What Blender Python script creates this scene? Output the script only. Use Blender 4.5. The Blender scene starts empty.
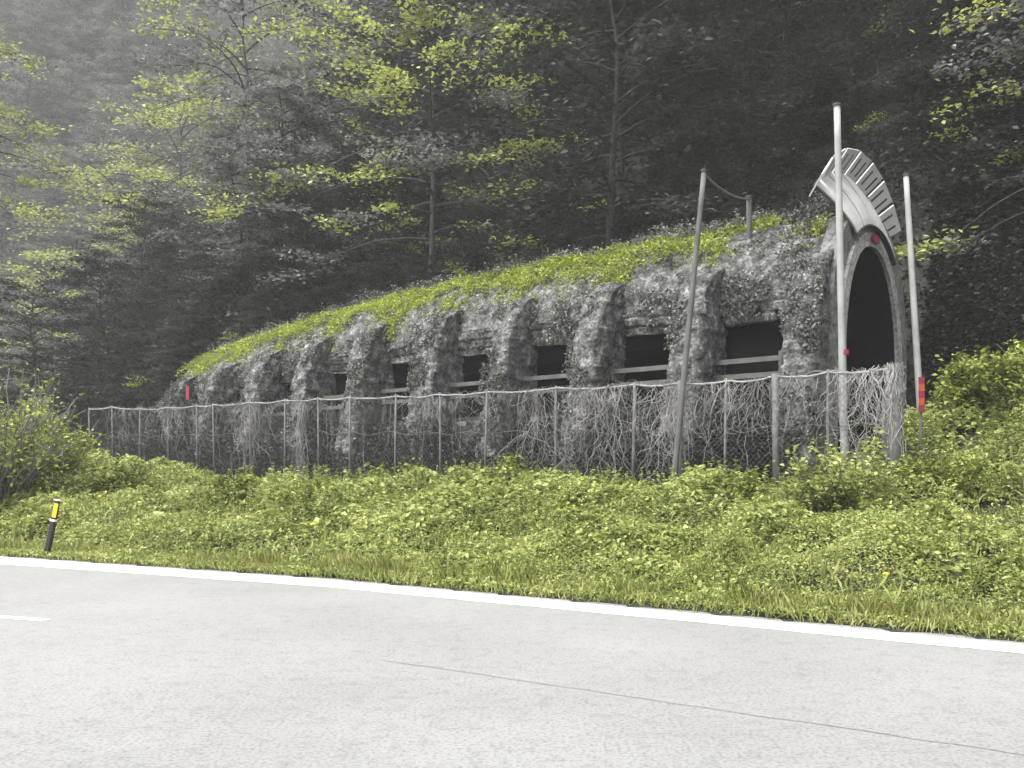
import bpy, math, random
import numpy as np
from mathutils import Vector

random.seed(7)
rng = np.random.default_rng(11)
scene = bpy.context.scene
COL = scene.collection

# ------------------------------------------------------------------ camera constants
F, CX, HOR, CAMZ = 887.0, 512.0, 470.0, 1.6

def ray(px, py, D):
    return np.array([(px - CX) / F * D, D, CAMZ + (HOR - py) / F * D])

def project(p):
    p = np.asarray(p, float)
    D = np.maximum(p[..., 1], 0.1)
    return CX + p[..., 0] / D * F, HOR - (p[..., 2] - CAMZ) / D * F

# ------------------------------------------------------------------ numeric helpers
def S(t):
    t = np.clip(t, 0, 1)
    return t * t * (3 - 2 * t)

def softplus(t, k=2.0):
    return np.where(t > 20, t, np.log1p(np.exp(np.clip(t * k, -40, 40))) / k)

def _h(ix, iy, iz, s):
    v = np.sin(ix * 127.1 + iy * 311.7 + iz * 74.7 + s * 53.3) * 43758.5453
    return v - np.floor(v)

def vnoise(x, y, z=0.0, s=0):
    x, y, z = np.broadcast_arrays(np.asarray(x, float), np.asarray(y, float), np.asarray(z, float))
    ix, iy, iz = np.floor(x), np.floor(y), np.floor(z)
    fx, fy, fz = S(x - ix), S(y - iy), S(z - iz)
    r = 0
    for a in (0, 1):
        for b in (0, 1):
            for c in (0, 1):
                w = (fx if a else 1 - fx) * (fy if b else 1 - fy) * (fz if c else 1 - fz)
                r = r + w * _h(ix + a, iy + b, iz + c, s)
    return r

def fbm(x, y, z=0.0, s=0, o=4):
    r, a, t = 0, 0.5, 0
    for k in range(o):
        r = r + a * vnoise(np.asarray(x) * 2 ** k, np.asarray(y) * 2 ** k, np.asarray(z) * 2 ** k, s + k)
        t += a; a *= 0.5
    return r / t

# ------------------------------------------------------------------ materials
def new_mat(name):
    m = bpy.data.materials.new(name); m.use_nodes = True
    nt = m.node_tree; nt.nodes.clear()
    out = nt.nodes.new('ShaderNodeOutputMaterial')
    return m, nt, out

def N(nt, typ, **kw):
    n = nt.nodes.new(typ)
    for k, v in kw.items(): setattr(n, k, v)
    return n

def ramp(nt, stops, fac):
    r = N(nt, 'ShaderNodeValToRGB')
    e = r.color_ramp.elements
    while len(e) < len(stops): e.new(0.5)
    for el, (p, c) in zip(e, stops):
        el.position = p; el.color = (*c, 1) if len(c) == 3 else c
    nt.links.new(fac, r.inputs[0]); return r.outputs[0]

def noise_node(nt, scale, detail=6, rough=0.6, dist=0.0):
    tc = N(nt, 'ShaderNodeTexCoord')
    n = N(nt, 'ShaderNodeTexNoise'); n.inputs['Scale'].default_value = scale
    n.inputs['Detail'].default_value = detail; n.inputs['Roughness'].default_value = rough
    n.inputs['Distortion'].default_value = dist
    nt.links.new(tc.outputs['Object'], n.inputs['Vector']); return n.outputs['Fac']

def mixc(nt, a, b, fac, mode='MIX'):
    m = N(nt, 'ShaderNodeMix', data_type='RGBA', blend_type=mode)
    if isinstance(fac, float): m.inputs[0].default_value = fac
    else: nt.links.new(fac, m.inputs[0])
    for s, i in ((a, 6), (b, 7)):
        if isinstance(s, tuple): m.inputs[i].default_value = (*s, 1)
        else: nt.links.new(s, m.inputs[i])
    return m.outputs[2]

def bumped(nt, bsdf, h, strength, dist):
    b = N(nt, 'ShaderNodeBump'); b.inputs['Strength'].default_value = strength
    b.inputs['Distance'].default_value = dist
    nt.links.new(h, b.inputs['Height']); nt.links.new(b.outputs[0], bsdf.inputs['Normal'])

def rough_mat(name, stops, scale, bump=0.5, bdist=0.05, rough=0.9, fine=None, metallic=0.0, dist=0.0):
    """mottled solid: two octaves of noise through a ramp, plus a bump"""
    m, nt, out = new_mat(name)
    p = N(nt, 'ShaderNodeBsdfPrincipled'); p.inputs['Roughness'].default_value = rough
    p.inputs['Metallic'].default_value = metallic; p.inputs['Specular IOR Level'].default_value = 0.25
    a = noise_node(nt, scale, 8, 0.65, dist)
    c = ramp(nt, stops, a)
    h = a
    if fine:
        b = noise_node(nt, fine, 5, 0.7)
        f = ramp(nt, [(0.36, (0.3, 0.3, 0.3)), (0.64, (1.5, 1.5, 1.5))], b)
        c = mixc(nt, c, f, 0.8, 'MULTIPLY')
        mm = N(nt, 'ShaderNodeMath', operation='ADD'); nt.links.new(a, mm.inputs[0]); nt.links.new(b, mm.inputs[1]); h = mm.outputs[0]
    nt.links.new(c, p.inputs['Base Color'])
    if bump: bumped(nt, p, h, bump, bdist)
    nt.links.new(p.outputs[0], out.inputs['Surface']); return m

def leaf_mat(name, dark, mid, light, patch_scale=0.4, patch=0.35, trans=0.35, attr=None, bright=None):
    """leaves: colour differs leaf by leaf and in larger drifts; some light passes through"""
    m, nt, out = new_mat(name)
    g = N(nt, 'ShaderNodeNewGeometry')
    n = noise_node(nt, patch_scale, 4, 0.6)
    mr = N(nt, 'ShaderNodeMapRange'); mr.inputs[1].default_value = 0.3; mr.inputs[2].default_value = 0.7
    nt.links.new(n, mr.inputs[0])
    mx = N(nt, 'ShaderNodeMix', data_type='FLOAT'); mx.inputs[0].default_value = patch
    nt.links.new(g.outputs['Random Per Island'], mx.inputs[2]); nt.links.new(mr.outputs[0], mx.inputs[3])
    c = ramp(nt, [(0.1, dark), (0.5, mid), (0.9, light)], mx.outputs[0])
    if attr:
        at = N(nt, 'ShaderNodeAttribute', attribute_name=attr)
        c2 = ramp(nt, [(0.1, bright[0]), (0.9, bright[1])], g.outputs['Random Per Island'])
        c = mixc(nt, c, c2, at.outputs['Fac'])
    d = N(nt, 'ShaderNodeBsdfPrincipled'); d.inputs['Roughness'].default_value = 0.55
    d.inputs['Specular IOR Level'].default_value = 0.3
    t = N(nt, 'ShaderNodeBsdfTranslucent'); ms = N(nt, 'ShaderNodeMixShader'); ms.inputs[0].default_value = trans
    nt.links.new(c, d.inputs['Base Color']); nt.links.new(c, t.inputs['Color'])
    nt.links.new(d.outputs[0], ms.inputs[1]); nt.links.new(t.outputs[0], ms.inputs[2])
    nt.links.new(ms.outputs[0], out.inputs['Surface']); return m

def g3(v, w=1.0): return (v * w, v, v * 0.97)

M = {}
M['ground'] = rough_mat('soil', [(0.3, (0.02, 0.02, 0.016)), (0.7, (0.05, 0.05, 0.038))], 1.2, 0.6, 0.1, fine=9)
M['concrete'] = rough_mat('weathered concrete', [(0.34, g3(0.045)), (0.45, g3(0.13)), (0.55, g3(0.22)), (0.67, g3(0.46))], 3.4, 1.0, 0.2, fine=13)
M['lintel'] = rough_mat('coursed stone', [(0.34, g3(0.035)), (0.5, g3(0.15)), (0.68, g3(0.42))], 3.2, 1.0, 0.12, fine=13)
M['portal'] = rough_mat('portal concrete', [(0.3, g3(0.08)), (0.5, g3(0.15)), (0.7, g3(0.22))], 1.1, 0.3, 0.03, fine=8)
M['lining'] = rough_mat('sooty shade-black lining', [(0.3, g3(0.004)), (0.7, g3(0.01))], 1.5, 0, 0.05, rough=1.0)  # soot-dark concrete, blackened further: the interior's shade is put into the colour
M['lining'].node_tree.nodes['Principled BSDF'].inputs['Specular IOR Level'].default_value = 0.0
M['shade_painted'] = rough_mat('damp dark stone', [(0.34, g3(0.025)), (0.5, g3(0.05)), (0.68, g3(0.1))], 3.2, 1.0, 0.12, fine=13)  # base wall stone; shade behind the fence is painted in as darker colour
M['ring'] = rough_mat('ring concrete', [(0.3, g3(0.2)), (0.5, g3(0.28)), (0.7, g3(0.36))], 1.3, 0.2, 0.02, fine=9)
M['sheet'] = rough_mat('galvanised sheet', [(0.3, g3(0.4)), (0.5, g3(0.5)), (0.7, g3(0.58))], 1.3, 0.15, 0.02, rough=0.5)
M['dark_metal'] = rough_mat('dark metal', [(0.3, g3(0.03)), (0.7, g3(0.07))], 6, 0.1, 0.01, rough=0.6)
M['pole'] = rough_mat('pole metal', [(0.3, g3(0.2)), (0.5, g3(0.27)), (0.7, g3(0.33))], 1.5, 0.1, 0.01, rough=0.55)
M['old_pole'] = rough_mat('grey weathered pole', [(0.3, g3(0.07)), (0.7, g3(0.14))], 2, 0.2, 0.01, rough=0.8)
M['rail'] = rough_mat('rail', [(0.3, g3(0.07)), (0.7, g3(0.13))], 3, 0.2, 0.01, rough=0.7)
M['fence'] = rough_mat('fence steel', [(0.3, g3(0.06)), (0.7, g3(0.15))], 5, 0.2, 0.01, rough=0.7)
M['wire'] = rough_mat('fence wire', [(0.3, g3(0.05)), (0.7, g3(0.1))], 5, 0, 0.01, rough=0.7)
M['cable'] = rough_mat('cable', [(0.3, g3(0.15)), (0.7, g3(0.3))], 8, 0.3, 0.01, rough=0.7)
M['dry'] = rough_mat('dry creeper', [(0.3, (0.1, 0.097, 0.09)), (0.7, (0.3, 0.295, 0.28))], 1.2, 0, 0.01)
M['twig'] = rough_mat('twig', [(0.3, (0.09, 0.088, 0.082)), (0.7, (0.2, 0.195, 0.185))], 1.5, 0, 0.01)
M['stem'] = rough_mat('stem', [(0.3, (0.06, 0.06, 0.03)), (0.7, (0.14, 0.13, 0.07))], 3, 0, 0.01)
M['bark'] = rough_mat('bark', [(0.3, g3(0.015)), (0.7, g3(0.04))], 3, 0.8, 0.04, fine=12)
M['pale_bark'] = rough_mat('pale bark', [(0.3, g3(0.03)), (0.7, g3(0.07))], 3, 0.8, 0.04, fine=12)
M['line'] = rough_mat('road paint', [(0.3, g3(0.66)), (0.55, g3(0.8)), (0.7, g3(0.82))], 3, 0.1, 0.005, rough=0.6, fine=30)
M['seam'] = rough_mat('tar seam', [(0.35, g3(0.12)), (0.55, g3(0.21))], 6, 0.1, 0.005, rough=0.7)
M['red'] = rough_mat('red paint', [(0.3, (0.15, 0.018, 0.035)), (0.7, (0.24, 0.03, 0.06))], 6, 0.1, 0.005, rough=0.5)
M['orange'] = rough_mat('orange paint', [(0.3, (0.3, 0.055, 0.02)), (0.7, (0.4, 0.09, 0.03))], 6, 0.1, 0.005, rough=0.5)
M['yellow'] = rough_mat('yellow reflector', [(0.3, (0.75, 0.42, 0.02)), (0.7, (0.85, 0.55, 0.04))], 12, 0.1, 0.004, rough=0.35)
M['black'] = rough_mat('black plastic', [(0.3, g3(0.02)), (0.7, g3(0.04))], 9, 0.1, 0.004, rough=0.5)
M['white'] = rough_mat('white plastic', [(0.3, g3(0.6)), (0.7, g3(0.75))], 9, 0.1, 0.004, rough=0.5)
M['weed'] = leaf_mat('weed leaves', (0.06, 0.08, 0.016), (0.29, 0.33, 0.09), (0.54, 0.57, 0.23), 0.9, 0.45, 0.4)
M['bush'] = leaf_mat('bush leaves', (0.045, 0.06, 0.01), (0.16, 0.19, 0.03), (0.36, 0.4, 0.09), 0.9, 0.35, 0.35)
M['grass'] = leaf_mat('grass blades', (0.18, 0.21, 0.05), (0.32, 0.35, 0.1), (0.5, 0.5, 0.22), 0.7, 0.45, 0.4)
M['moss'] = leaf_mat('moss tufts', (0.14, 0.18, 0.02), (0.27, 0.32, 0.045), (0.44, 0.48, 0.11), 0.8, 0.4, 0.3)
M['grey_weed'] = leaf_mat('dull leaves', (0.04, 0.045, 0.036), (0.1, 0.105, 0.09), (0.3, 0.3, 0.275), 0.6, 0.3, 0.3)
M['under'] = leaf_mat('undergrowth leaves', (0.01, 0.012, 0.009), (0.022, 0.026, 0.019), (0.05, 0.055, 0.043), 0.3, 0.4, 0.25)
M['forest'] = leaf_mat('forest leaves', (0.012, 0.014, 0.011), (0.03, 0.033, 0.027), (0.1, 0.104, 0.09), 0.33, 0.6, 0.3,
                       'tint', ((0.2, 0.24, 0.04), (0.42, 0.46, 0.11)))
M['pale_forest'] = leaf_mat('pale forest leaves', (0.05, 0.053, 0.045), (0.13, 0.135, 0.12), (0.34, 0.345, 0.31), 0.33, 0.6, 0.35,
                       'tint', ((0.26, 0.3, 0.07), (0.5, 0.53, 0.16)))  # paler leaf copy: brightness of the far-left haze is put into the colour
M['flower'] = rough_mat('yellow petals', [(0.3, (0.45, 0.43, 0.03)), (0.7, (0.55, 0.53, 0.06))], 9, 0, 0.01)

def road_mat():
    m, nt, out = new_mat('asphalt')
    p = N(nt, 'ShaderNodeBsdfPrincipled'); p.inputs['Roughness'].default_value = 0.75
    big = noise_node(nt, 0.35, 5, 0.6); fine = noise_node(nt, 38, 3, 0.7); mid = noise_node(nt, 7, 4, 0.7)
    c = ramp(nt, [(0.3, g3(0.185)), (0.7, g3(0.24))], big)
    f = ramp(nt, [(0.36, (0.62, 0.62, 0.62)), (0.5, (1.0, 1.0, 1.0)), (0.7, (1.12, 1.12, 1.12))], fine)
    c = mixc(nt, c, f, 0.9, 'MULTIPLY')
    f2 = ramp(nt, [(0.36, (0.82, 0.82, 0.82)), (0.5, (1.03, 1.03, 1.03))], mid)
    c = mixc(nt, c, f2, 0.7, 'MULTIPLY')
    nt.links.new(c, p.inputs['Base Color']); bumped(nt, p, fine, 0.4, 0.006)
    nt.links.new(p.outputs[0], out.inputs['Surface']); return m
M['road'] = road_mat()

# ------------------------------------------------------------------ object helpers
def tag(o, label=None, cat=None, group=None, kind=None):
    if label: o['label'] = label
    if cat: o['category'] = cat
    if group: o['group'] = group
    if kind: o['kind'] = kind
    return o

def empty(name, loc, label, cat, group=None):
    o = bpy.data.objects.new(name, None); COL.objects.link(o); o.location = loc
    o.empty_display_size = 0.2
    return tag(o, label, cat, group)

def link(name, me, parent=None):
    o = bpy.data.objects.new(name, me); COL.objects.link(o)
    if parent is not None:
        o.parent = parent
        o.location = -Vector(parent.location)      # meshes are written in world coordinates
    return o

def tri_mesh(name, V, T, mat, attr=None, smooth=False):
    me = bpy.data.meshes.new(name)
    V = np.asarray(V, np.float32); T = np.asarray(T, np.int32)
    me.vertices.add(len(V)); me.vertices.foreach_set('co', V.ravel())
    me.loops.add(T.size); me.loops.foreach_set('vertex_index', T.ravel())
    me.polygons.add(len(T)); me.polygons.foreach_set('loop_start', np.arange(len(T), dtype=np.int32) * T.shape[1])
    if smooth: me.polygons.foreach_set('use_smooth', np.ones(len(T), bool))
    if attr is not None:
        a = me.attributes.new('tint', 'FLOAT', 'POINT'); a.data.foreach_set('value', np.asarray(attr, np.float32))
    me.update(calc_edges=True); me.validate(); me.materials.append(mat)
    return me

class MB:
    def __init__(s): s.v = []; s.f = []
    def add(s, V, Fs):
        o = len(s.v); s.v.extend([tuple(map(float, p)) for p in V]); s.f.extend([tuple(int(i) + o for i in f) for f in Fs]); return s
    def hexa(s, P):      # 8 points: bottom ring 0-3, top ring 4-7
        return s.add(P, [(3, 2, 1, 0), (4, 5, 6, 7), (0, 1, 5, 4), (1, 2, 6, 5), (2, 3, 7, 6), (3, 0, 4, 7)])
    def box(s, c, sx, sy, sz, ax=(1, 0, 0), ay=(0, 1, 0), az=(0, 0, 1)):
        c, ax, ay, az = (np.asarray(k, float) for k in (c, ax, ay, az))
        P = [c + ax * sx / 2 * i + ay * sy / 2 * j + az * sz / 2 * k for k in (-1, 1) for i, j in ((-1, -1), (1, -1), (1, 1), (-1, 1))]
        return s.hexa(P)
    def tube(s, pts, rad, n=6, cap=True):
        pts = np.asarray(pts, float); k = len(pts)
        rad = np.full(k, rad) if np.isscalar(rad) else np.asarray(rad, float)
        t = np.gradient(pts, axis=0); t /= np.linalg.norm(t, axis=1)[:, None] + 1e-9
        ref = np.array([0.31, 0.17, 0.93]) if abs(t[:, 2]).mean() < 0.8 else np.array([0.95, 0.3, 0.05])
        a = np.cross(t, ref); a /= np.linalg.norm(a, axis=1)[:, None] + 1e-9
        b = np.cross(t, a)
        th = np.arange(n) / n * 2 * math.pi
        V = (pts[:, None] + rad[:, None, None] * (np.cos(th)[None, :, None] * a[:, None] + np.sin(th)[None, :, None] * b[:, None])).reshape(-1, 3)
        Fs = [(i * n + j, i * n + (j + 1) % n, (i + 1) * n + (j + 1) % n, (i + 1) * n + j) for i in range(k - 1) for j in range(n)]
        if cap: Fs += [tuple(range(n))[::-1], tuple((k - 1) * n + j for j in range(n))]
        return s.add(V, Fs)
    def mesh(s, name, mat, smooth=False):
        me = bpy.data.meshes.new(name); me.from_pydata(s.v, [], s.f); me.update()
        if smooth: me.polygons.foreach_set('use_smooth', [True] * len(me.polygons))
        me.materials.append(mat); return me
    def build(s, name, mat, parent=None, smooth=False):
        return link(name, s.mesh(name, mat, smooth), parent)

def unit(a): return a / (np.linalg.norm(a, axis=-1, keepdims=True) + 1e-9)

def leaves(C, D, Nn, L, W, fold=0.15):
    """folded pointed leaves: 4 vertices, 2 triangles each"""
    C = np.asarray(C, float); n = len(C)
    D = unit(D); Sd = unit(np.cross(D, Nn)); Nn = np.cross(Sd, D)
    L = np.broadcast_to(L, n)[:, None]; W = np.broadcast_to(W, n)[:, None]
    V = np.empty((n, 4, 3))
    V[:, 0] = C - D * L / 2; V[:, 1] = C + Sd * W / 2 + Nn * W * fold + D * L * 0.05
    V[:, 2] = C + D * L / 2 - Nn * L * fold * 0.6; V[:, 3] = C - Sd * W / 2 + Nn * W * fold + D * L * 0.05
    i = np.arange(n)[:, None] * 4
    T = np.concatenate([i + np.array([[0, 1, 2]]), i + np.array([[0, 2, 3]])], 0)
    return V.reshape(-1, 3), T

def rand_dirs(n, up=1.0, r=rng):
    d = r.normal(size=(n, 3)); d[:, 2] = np.abs(d[:, 2]) + up
    return unit(d)

def rand_h(n, tilt=0.4, r=rng):
    a = r.uniform(0, 2 * math.pi, n)
    return unit(np.stack([np.cos(a), np.sin(a), r.normal(0, tilt, n)], 1))

# ------------------------------------------------------------------ terrain
EX = np.array([-400, -140, -60, -24, -9.41, -2.65, 1.04, 4.68, 20, 60, 400.])
EY = np.array([120, 55, 33, 21.6, 16.3, 12.9, 10.5, 8.11, -2.2, -29, -260.])
def edge_y(x): return np.interp(x, EX, EY)
def edge_d(x, y): return (y - edge_y(x)) * 0.86

GO = np.array([7.46, 20.3]); GA = np.array([-0.77, 0.638]); GB = np.array([0.638, 0.77])
def uv(x, y):
    return (x - GO[0]) * GA[0] + (y - GO[1]) * GA[1], (x - GO[0]) * GB[0] + (y - GO[1]) * GB[1]
def G(u, v, w): return np.array([GO[0] + GA[0] * u + GB[0] * v, GO[1] + GA[1] * u + GB[1] * v, w])
def xy(u, v): return GO[0] + GA[0] * u + GB[0] * v, GO[1] + GA[1] * u + GB[1] * v
A3 = np.array([GA[0], GA[1], 0]); B3 = np.array([GB[0], GB[1], 0])

def H(x, y):
    x = np.asarray(x, float); y = np.asarray(y, float)
    d = edge_d(x, y); u, v = uv(x, y)
    z = -0.03 + 0.06 * S(d / 0.4) + 0.78 * S((d - 0.2) / 8.5)
    z = z + 1.9 * S((x - 6) / 7) * S((d - 3) / 8)
    z = z + 0.8 * S((-x - 8) / 10) * S((d - 6) / 6)
    z = z + 0.5 * S((v + 2) / 1.5) * S((d - 4) / 4)
    v0 = 5.4 - 4.2 * S((u - 27) / 6) + 0.35 * np.clip(u - 40, 0, 60)
    vv = v - v0
    on = S((d - 6) / 4)
    z = z + on * (5.0 * S(vv / 3.5) + 0.98 * softplus(vv - 2, 1.5) + (fbm(x * 0.09, y * 0.09, 0, 3) - 0.5) * np.clip(vv * 0.6, 0, 7))
    z = z + on * 1.02 * softplus(u - 112, 0.15) * S((v + 5) / 20)
    z = np.where(z > 105, 105 + 45 * (1 - np.exp(-(z - 105) / 45)), z)
    z = z + (fbm(x * 0.5, y * 0.5, 0, 5) - 0.5) * 0.35 * S((d - 0.3) / 2)
    return z

def axis(lo, a, b, hi, fine, n):
    left = a - (a - lo) * (np.linspace(1, 0, n) ** 2)
    right = b + (hi - b) * (np.linspace(0, 1, n) ** 2)
    return np.concatenate([left[:-1], np.arange(a, b, fine), right])
gx = axis(-420, -45, 40, 420, 0.5, 40); gy = axis(-420, -2, 62, 420, 0.5, 40)
X, Y = np.meshgrid(gx, gy)
Z = H(X, Y)
nx, ny = len(gx), len(gy)
idx = np.arange(nx * ny).reshape(ny, nx)
quads = np.stack([idx[:-1, :-1], idx[:-1, 1:], idx[1:, 1:], idx[1:, :-1]], -1).reshape(-1, 4)
tag(link('ground', tri_mesh('ground', np.stack([X, Y, Z], -1).reshape(-1, 3), quads, M['ground'], smooth=True)), kind='structure')

def strip(name, xs, o0, o1, z, mat, kind='structure'):
    xs = np.asarray(xs, float); o0 = np.broadcast_to(o0, xs.shape); o1 = np.broadcast_to(o1, xs.shape)
    V = []; Fq = []
    for i, x in enumerate(xs):
        V += [(x, edge_y(x) + o0[i], z), (x, edge_y(x) + o1[i], z)]
        if i: Fq.append((2 * i - 2, 2 * i - 1, 2 * i + 1, 2 * i))
    return tag(MB().add(V, [f[::-1] for f in Fq]).build(name, mat), kind=kind)

# asphalt: one wide sheet with a slightly ragged outer edge
xs = np.arange(-90, 70, 0.25)
V = []; Fq = []
for i, x in enumerate(xs):
    V += [(x, edge_y(x) + 0.22 + 0.12 * (vnoise(x * 2.3, 0.5, 0, 9) - 0.5), 0.0), (x, -45.0, 0.0)]
    if i: Fq.append((2 * i - 2, 2 * i - 1, 2 * i + 1, 2 * i))
tag(MB().add(V, Fq).build('road', M['road']), kind='structure')
xs2 = np.arange(-40, 40, 0.3)
wl = np.interp(xs2, [-12, 5], [0.95, 0.52])
strip('edge_line', xs2, -wl + 0.03 * (vnoise(xs2 * 5, 1.5, 0, 3) - 0.5), 0.0 + 0.04 * (vnoise(xs2 * 4, 2.5, 0, 8) - 0.5), 0.004, M['line'])
# the end of a lane dash and the long seam in the asphalt
a, b = ray(-40, 613.5, 1), ray(46, 620.5, 1)
def ground_pt(px, py): D = CAMZ * F / (py - HOR); return np.array([(px - CX) / F * D, D])
def ground_line(name, pts, w, z, mat):
    P = np.array([ground_pt(*p) for p in pts]); V = []; Fq = []
    t = np.gradient(P, axis=0); n_ = np.stack([-t[:, 1], t[:, 0]], 1); n_ /= np.linalg.norm(n_, axis=1)[:, None]
    for i, p in enumerate(P):
        V += [(*(p - n_[i] * w / 2), z), (*(p + n_[i] * w / 2), z)]
        if i: Fq.append((2 * i - 2, 2 * i, 2 * i + 1, 2 * i - 1))
    return tag(MB().add(V, Fq).build(name, mat), kind='structure')
ground_line('lane_marking', [(-60, 612), (0, 617), (46, 620.5)], 0.13, 0.004, M['line'])
sp = np.linspace(0, 1, 60)
ground_line('asphalt_seam', [(380 + 760 * t, 660 + 112 * t + 1.6 * (vnoise(t * 30, 0.3, 0, 2) - 0.5)) for t in sp * 0.9], 0.009, 0.004, M['seam'])

# ------------------------------------------------------------------ gallery
gal = empty('rockfall_gallery', tuple(G(14, 2.7, 1.4)), 'old grey stone gallery with sloping buttresses and a mossy vaulted roof', 'gallery')
ULEN = 29.6
def drop(u): return 0.95 * np.clip((np.asarray(u, float) - 10) / 17, 0, 1.4) ** 2

def masonry(a, w, ch=0.34, bw=0.62, seed=0):
    """worn rubble courses: blocks stand out by different amounts, joints are recessed"""
    w = w + 0.10 * (vnoise(a * 0.9, w * 0.9, 0, seed + 5) - .5); c = np.floor(w / ch); fw = w / ch - c
    x = a / (bw * (0.7 + 0.6 * _h(c, 1.0, 0, seed))) + _h(c, 2.0, 0, seed); b = np.floor(x); fx = x - b
    gap = np.minimum(np.minimum(fw, 1 - fw) * ch, np.minimum(fx, 1 - fx) * bw)
    return 0.16 * (_h(c, b, 3.0, seed) - .5) - 0.085 * (1 - S(gap / 0.05)) + 0.05 * (fbm(a * 7, w * 7, 0, seed, 3) - .5)

def displaced(grid_fn, us, ts, mat, name, amp, sc, parent, extra=None):
    """surface over (u, t) with rough relief pushed along its own normal"""
    U, T_ = np.meshgrid(us, ts)
    P = grid_fn(U, T_)                                  # (t,u,3) in world coordinates
    du = np.gradient(P, axis=1); dt = np.gradient(P, axis=0)
    nn = unit(np.cross(du, dt))
    r = fbm(P[..., 0] * sc, P[..., 1] * sc, P[..., 2] * sc, 21, 5) - 0.5
    if extra is not None: r = r + extra(U, T_, P)
    P = P + nn * (r * amp)[..., None]
    n_t, n_u = U.shape
    ii = np.arange(n_t * n_u).reshape(n_t, n_u)
    q = np.stack([ii[:-1, :-1], ii[:-1, 1:], ii[1:, 1:], ii[1:, :-1]], -1).reshape(-1, 4)
    return link(name, tri_mesh(name, P.reshape(-1, 3), q, mat), parent)

PRV = np.array([0.32, 0.36, 0.5, 0.9, 1.6, 2.4, 3.2, 4.1, 5.0, 5.6, 5.7])
PRW = np.array([5.9, 6.15, 6.6, 7.15, 7.72, 8.08, 8.2, 8.0, 7.2, 5.9, 3.0])
PRT = np.concatenate([[0], np.cumsum(np.hypot(np.diff(PRV), np.diff(PRW)))]); PRT /= PRT[-1]
def roof_vw(t): return np.interp(t, PRT, PRV), np.interp(t, PRT, PRW)
def stack(u, v, w):
    return np.stack([GO[0] + GA[0] * u + GB[0] * v, GO[1] + GA[1] * u + GB[1] * v, w], -1)
def roof_fn(U, T_):
    v, w = roof_vw(T_); return stack(U, v, w - drop(U))
displaced(roof_fn, np.arange(0.3, ULEN, 0.09), np.linspace(0, 1, 120), M['concrete'], 'vault_roof', 0.40, 2.0, gal)

PIER_U = [0.56] + [0.42 + 3.08 * k for k in range(1, 10)]
PW = 0.84
# lintel wall over each bay: stepped stone courses and a ragged lower edge
for k in range(10):
    ua = PIER_U[k] + PW / 2 - 0.15; ub = PIER_U[k] + 3.08 - PW / 2 + 0.15
    dk = float(drop((ua + ub) / 2))
    us = np.linspace(ua, ub, 80); ts = np.linspace(0, 1, 44)
    low = lambda U, dk=dk, ua=ua, ub=ub: 5.22 - dk + 0.14 * (fbm(U * 1.4, 3.0, 0, 31) - 0.5) + 0.1 * np.abs((U - (ua + ub) / 2) / (ub - ua) * 2) ** 3
    def fn(U, T_, low=low, dk=dk):
        w = low(U) * (1 - T_) + (6.0 - dk) * T_
        off = -masonry(U, w, 0.26, 0.55, 4) * 1.3
        return stack(U, 0.44 + off * (1 - T_) - 0.16 * T_, w)
    displaced(fn, us, ts, M['lintel'], 'lintel_wall', 0.12, 2.6, gal)
    sof = MB()
    for i in range(len(us) - 1):
        w0, w1 = float(low(us[i])), float(low(us[i + 1]))
        sof.add([G(us[i], 0.38, w0), G(us[i + 1], 0.38, w1), G(us[i + 1], 0.75, w1 - 0.02), G(us[i], 0.75, w0 - 0.02)], [(0, 1, 2, 3)])
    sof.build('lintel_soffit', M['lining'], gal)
# base wall under the openings
displaced(lambda U, T_: stack(U, 0.02 - 0.25 * (1 - T_), 0.7 + 2.55 * T_ - 0.3 * drop(U)), np.arange(0.1, ULEN, 0.2), np.linspace(0, 1, 16), M['shade_painted'], 'base_wall', 0.2, 1.8, gal)
sill = MB(); sill.hexa([G(0.1, 0, 3.1), G(ULEN, 0, 3.1 - .3), G(ULEN, 0.6, 3.1 - .3), G(0.1, 0.6, 3.1), G(0.1, 0, 3.24), G(ULEN, 0, 2.94), G(ULEN, 0.6, 2.94), G(0.1, 0.6, 3.24)])
sill.build('sill', M['portal'], gal)
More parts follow.
